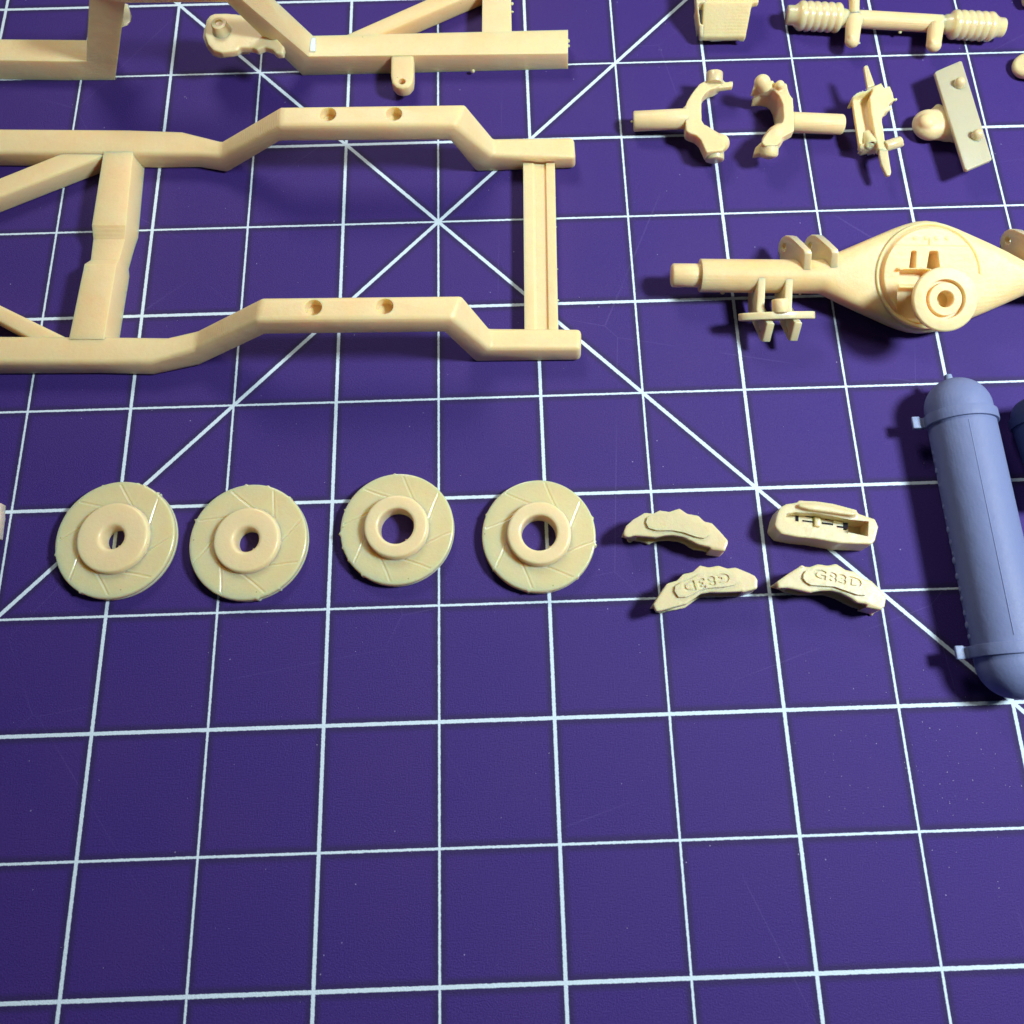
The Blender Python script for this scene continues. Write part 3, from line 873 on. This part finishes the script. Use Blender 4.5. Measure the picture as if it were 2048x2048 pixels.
bm = bmesh.new(); rod(bm, Kk(1500, 1450, .20), Kk(1505, 1690, .16), .100, ch=.01)
obj("kingpin", bm, M_THIN, k1, angle=40)

k2 = thing("steering_knuckle", "beige forked steering knuckle with its shaft pointing right and a deep hollow fork", "steering knuckle", tuple(Lk(800, 900, 0))[:2] + (0,), G2)
bm = bmesh.new(); rod(bm, Lk(840, 960, .20), Lk(1730, 1000, .17), .108, ch=.02)
obj("spindle", bm, M_BEIGE, k2, angle=40)
bm = bmesh.new()
band = [(215, 405), (380, 385), (560, 410), (660, 500), (725, 650), (740, 880), (720, 960), (560, 1080), (490, 1100), (390, 1230), (370, 1300), (420, 1350), (560, 1350), (620, 1340), (690, 1280), (710, 1210), (860, 1130), (910, 1100),
        (905, 790), (890, 560), (820, 480), (790, 310), (690, 290), (540, 290), (500, 270), (250, 290)]
sweep(bm, [Lk(x, y, .38) for x, y in band], (0, 0, -.12))
ti = [(215, 405), (380, 385), (560, 410), (660, 500), (725, 650), (740, 880), (720, 960), (600, 1050)]
bi = [(165, 705), (330, 692), (440, 715), (500, 765), (545, 850), (560, 930), (575, 1000), (580, 1045)]
rings = []
for (x0, y0), (x1, y1) in zip(ti, bi):
    a_ = Lk(x0, y0, .37); b_ = Lk(x1, y1, .07)
    n_ = Vector((.10, .06, 0))
    rings.append([a_, b_, b_ + n_, a_ + n_])
loft(bm, rings)
ball(bm, Lk(375, 290, .42), .087, (1, .95, 1)); rod(bm, Lk(380, 300, .42), Lk(440, 420, .36), .08, .07)
ball(bm, Lk(670, 335, .42), .05)
for (a, ra_), (b, rb_) in zip([((700, 1080, .3), .08), ((600, 1180, .3), .10), ((530, 1290, .28), .105), ((490, 1380, .26), .09)], [((600, 1180, .3), .10), ((530, 1290, .28), .105), ((490, 1380, .26), .09), ((485, 1450, .24), .085)]):
    rod(bm, Lk(*a), Lk(*b), ra_, rb_); ball(bm, Lk(*b), rb_)
sweep(bm, [Lk(230, 1500, .16), Lk(260, 1380, .18), Lk(400, 1250, .22), Lk(420, 1480, .18)], (0, 0, -.08))
grains(bm, [Lk(500, 1090, .3), Lk(545, 290, .42), Lk(690, 290, .42)], (.016, .022))
obj("fork", bm, M_BEIGE, k2, voxel=.009, smooth=3)
bm = bmesh.new(); rod(bm, Lk(490, 1340, .30), Lk(487, 1560, .24), .097, .094, ch=.03)
obj("kingpin", bm, M_BEIGE, k2, angle=50)

k3 = thing("suspension_bracket", "beige hollow curved bracket with thin pointed arms, left of the flat plate mount", "bracket", tuple(Nk(350, 750, 0))[:2] + (0,), G2)
bm = bmesh.new()
# curved shell, hollow towards the camera
sh = [((148, 440, .34), (240, 1050, .24)), ((200, 430, .30), (280, 1065, .21)), ((270, 420, .28), (340, 1060, .20)), ((350, 390, .30), (400, 1050, .22)), ((440, 340, .36), (480, 1030, .25)), ((520, 340, .37), (500, 1030, .26))]
T = [(Nk(*a), Nk(*b)) for a, b in sh]
for (a, b), (c_, d_) in zip(T[:-1], T[1:]):
    f = lambda p: p - Vector((-.01, 0, .085))
    loft(bm, [[a, b, f(b), f(a)], [c_, d_, f(d_), f(c_)]])
sweep(bm, [Nk(145, 445, .37), Nk(200, 392, .40), Nk(340, 335, .43), Nk(420, 305, .41), Nk(400, 345, .40), Nk(300, 400, .38), Nk(180, 455, .36)], (0, 0, -.20))
sweep(bm, [Nk(420, 310, .42), Nk(500, 272, .42), Nk(540, 340, .42), Nk(600, 300, .42), Nk(640, 390, .40), Nk(660, 480, .38), Nk(590, 530, .38), Nk(600, 600, .36), Nk(530, 640, .34), Nk(500, 700, .34), Nk(520, 800, .32), Nk(550, 1000, .30), Nk(580, 1100, .28), Nk(470, 1080, .28), Nk(430, 900, .32), Nk(380, 650, .36), Nk(360, 450, .4)], (0, 0, -.10))
sweep(bm, [Nk(240, 1000, .28), Nk(330, 980, .28), Nk(470, 1010, .26), Nk(470, 1075, .22), Nk(400, 1095, .18), Nk(280, 1090, .18), Nk(245, 1050, .2)], (0, 0, -.12))
grains(bm, [Nk(675, 480, .36), Nk(600, 590, .34), Nk(515, 670, .32)], (.016, .024))
obj("shell", bm, M_BEIGE, k3, voxel=.010, smooth=7)
bm = bmesh.new()
sweep(bm, [Nk(290, 75, .44), Nk(310, 58, .44), Nk(340, 62, .44), Nk(425, 300, .42), Nk(335, 335, .42)], (0, 0, -.05))
obj("arm", bm, M_THIN, k3, bevel=.012)
bm = bmesh.new()
sweep(bm, [Nk(475, 1050, .28), Nk(580, 1080, .28), Nk(622, 1350, .26), Nk(615, 1385, .26), Nk(565, 1388, .26), Nk(500, 1250, .26), Nk(480, 1150, .27)], (0, 0, -.05))
obj("arm", bm, M_THIN, k3, bevel=.012)
bm = bmesh.new(); rod(bm, Nk(540, 1045, .27), Nk(735, 985, .27), .058, ch=.01); grains(bm, [Nk(755, 1020, .25)], (.015, .02))
obj("peg", bm, M_THIN, k3, angle=40)
bm = bmesh.new(); c = Nk(350, 1020, .20); turned(bm, c + Vector((0, .12, 0)), (0, -1, .35), [(0, .03), (0, .062), (.17, .062), (.175, .055), (.175, .035), (.08, .03)], 24)
obj("socket", bm, M_BEIGE, k3, angle=40)

k4 = thing("plate_mount", "thin rectangular beige plate with two domed studs above a rounded boss, rightmost of its row", "plate mount", tuple(Nk(1400, 700, 0))[:2] + (0,), G2)
zp = .30
bm = bmesh.new(); sweep(bm, [Nk(1148, 148, zp), Nk(1172, 128, zp), Nk(1450, 8, zp), Nk(1475, 12, zp), Nk(1838, 1190, zp), Nk(1825, 1205, zp), Nk(1545, 1325, zp), Nk(1512, 1312, zp)], (0, 0, -.055))
obj("plate", bm, M_PLATE, k4, bevel=.012)
for (x0, y0, x1, y1) in ((1440, 300, 1405, 240), (1650, 925, 1610, 880)):
    bm = bmesh.new(); a = Nk(x0, y0, zp); rod(bm, a - Vector((0, 0, .03)), a + Vector((-.01, .0, .045)), .062, .056, ch=.0); ball(bm, a + Vector((-.01, 0, .045)), .056)
    obj("stud", bm, M_THIN, k4, voxel=.010, smooth=3)
bm = bmesh.new()
for x_, y_, z_, r_ in ((1080, 785, .12, .185), (1180, 780, .12, .185), (1290, 800, .12, .185), (1400, 850, .10, .15), (1200, 690, .10, .13), (1300, 700, .10, .15)):
    ball(bm, Nk(x_, y_, z_), r_, (1, 1, .68))
ball(bm, Nk(1050, 745, .20), .095, (1, 1, .75))
grains(bm, [Nk(1185, 575, .14), Nk(1005, 640, .14)], (.03, .036))
obj("boss", bm, M_BEIGE, k4, voxel=.011, smooth=9)

# ------------------------------------------------------------------ tanks
tk = thing("air_tank", "long blue grey cylindrical tank with rounded ends and two straps, lying at the right edge", "tank", (4.91, -3.5, 0))
r = .30; zc_ = .305
ya, yb = -2.08, -4.99
bm = bmesh.new(); prof = []
L = ya - yb
for i in range(0, 25):
    q = math.pi / 2 * i / 24; prof.append((r * (1 - math.cos(q)), r * math.sin(q)))
for i in range(24, -1, -1):
    q = math.pi / 2 * i / 24; prof.append((L - r * (1 - math.cos(q)), r * math.sin(q)))
turned(bm, (4.905, ya, zc_), (.004, -1, 0), prof, 72)
rod(bm, (4.905 - .07, ya - .5, zc_ + .2885), (4.905 - .07, yb + .5, zc_ + .2885), .006, seg=8)
for _i in range(19):
    _y = ya - .45 - _i * .105 - random.uniform(0, .05); ball(bm, (4.905 - .289 + random.uniform(0, .006), _y, zc_ - .055), random.uniform(.014, .022), (.8, 1.7, 1.3), 10)
obj("shell", bm, M_BLUE, tk, angle=60)
bm = bmesh.new(); rod(bm, (4.86, ya + .035, .33), (4.86, ya - .08, .33), .034, .045)
obj("valve_stub", bm, M_PALEBLUE, tk)
def strap(yc):
    bm = bmesh.new(); pts0 = []; w_ = .10
    R2 = r + .028
    n = 26; outer = []; inner = []
    for i in range(n + 1):
        q = math.radians(-8 + 196 * i / n)
        outer.append((4.905 + R2 * math.cos(q), zc_ + R2 * math.sin(q)))
        inner.append((4.905 + (r - .02) * math.cos(q), zc_ + (r - .02) * math.sin(q)))
    lip_r = [(5.245, .25), (5.255, .19), (5.20, .19)]
    poly = [(x, z) for x, z in outer] + [(4.50, .27), (4.485, .27), (4.485, .20), (4.60, .20)] + [(x, z) for x, z in inner[::-1]]
    loft_a = [Vector((x, yc + w_ / 2 + .0, z)) for x, z in poly]
    sweep(bm, loft_a, (.0, -w_, 0))
    obj("strap", bm, M_BLUE, tk, bevel=.006, angle=30)
    bm = bmesh.new(); block(bm, (4.50, yc, .272), (.075, w_ * 1.15, .03), .0); 
    obj("strap_tip", bm, M_PALEBLUE, tk, bevel=.01, label="pale squared strap end")
strap(-2.49); strap(-4.59)
t2 = thing("air_tank", "blue grey tank with painted shade, only its edge showing at the right border", "tank", (5.75, -2.9, 0))
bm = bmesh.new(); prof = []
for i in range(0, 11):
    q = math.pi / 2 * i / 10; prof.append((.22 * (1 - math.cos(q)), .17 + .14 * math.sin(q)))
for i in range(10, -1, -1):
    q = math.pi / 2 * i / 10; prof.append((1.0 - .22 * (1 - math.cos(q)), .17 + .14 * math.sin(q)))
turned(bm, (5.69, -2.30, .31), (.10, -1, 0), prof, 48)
obj("shell", bm, M_BLUE_SHADED, t2, angle=60)
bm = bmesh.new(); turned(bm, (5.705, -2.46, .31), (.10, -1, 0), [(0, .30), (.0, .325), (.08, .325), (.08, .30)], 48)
obj("band", bm, M_BLUE_SHADED, t2, angle=40)

# ------------------------------------------------------------------ slivers at the borders
Rz = zoom(1900, 0, 148, 1430)
s1 = Rz(1500, 1270, .12)
t = thing("peg_part", "small rounded beige peg cut off by the right border, below the steering rack", "small part", (s1.x, s1.y, 0))
bm = bmesh.new(); rod(bm, Rz(1480, 1210, .16), Rz(1480, 1330, .05), .15, .15, ch=.04); rod(bm, Rz(1560, 1260, .15), Rz(2200, 1260, .15), .14, .14)
obj("body", bm, M_BEIGE, t, voxel=.012, smooth=5)
s2 = Rz(1560, -60, .12)
t = thing("bar_part", "beige sliver of a part in the top right corner", "small part", (s2.x, s2.y, 0))
bm = bmesh.new(); rod(bm, Rz(1440, -20, .12), Rz(2200, -60, .12), .09, .09, ch=.02)
obj("body", bm, M_BEIGE, t, voxel=.012, smooth=5)
Lz = zoom(0, 960, 60, 828)
q = [Lz(30, 630, .1), Lz(20, 700, .1), Lz(5, 830, .1), Lz(15, 1020, .1), Lz(-10, 1150, .1), Lz(-40, 1400, .1), Lz(-60, 1600, .1), Lz(-500, 1600, .1), Lz(-500, 620, .1)]
bm = bmesh.new(); prism(bm, [(p.x, p.y) for p in q], 0, .1, .0)
c = q[3]
t = thing("flat_part", "grey pink flat part just entering at the left border beside the first disc", "small part", (c.x, c.y, 0))
obj("body", bm, M_SEED, t, bevel=.012)

# ------------------------------------------------------------------ dust and resin crumbs on the mat
bm = bmesh.new(); rng = random.Random(3)
def crumb(x, y, s):
    q = rng.uniform(0, math.pi)
    dx, dy = math.cos(q) * s * rng.uniform(.8, 2.2), math.sin(q) * s * rng.uniform(.8, 2.2)
    v = [bm.verts.new(p) for p in ((x, y, .0005), (x + dx, y + dy, .0005), (x + dy * .6, y - dx * .6, .0005), (x + dx * .4, y + dy * .4, s * .7))]
    for f in ((0, 1, 3), (1, 2, 3), (2, 0, 3), (0, 2, 1)): bm.faces.new([v[i] for i in f])
for _ in range(420):
    crumb(rng.uniform(-5, 6.5), rng.uniform(-9, 4), rng.uniform(.002, .006))
for _ in range(110):
    crumb(rng.gauss(4.3, .6), rng.gauss(-5.5, .45), rng.uniform(.003, .008))
o = obj("dust", bm, M_DUST, angle=180); tag(o, "fine pale dust and resin crumbs scattered over the mat", "dust", kind='stuff')

for o in bpy.data.objects:
    for k in ('_b', '_bb'):
        if k in o: del o[k]
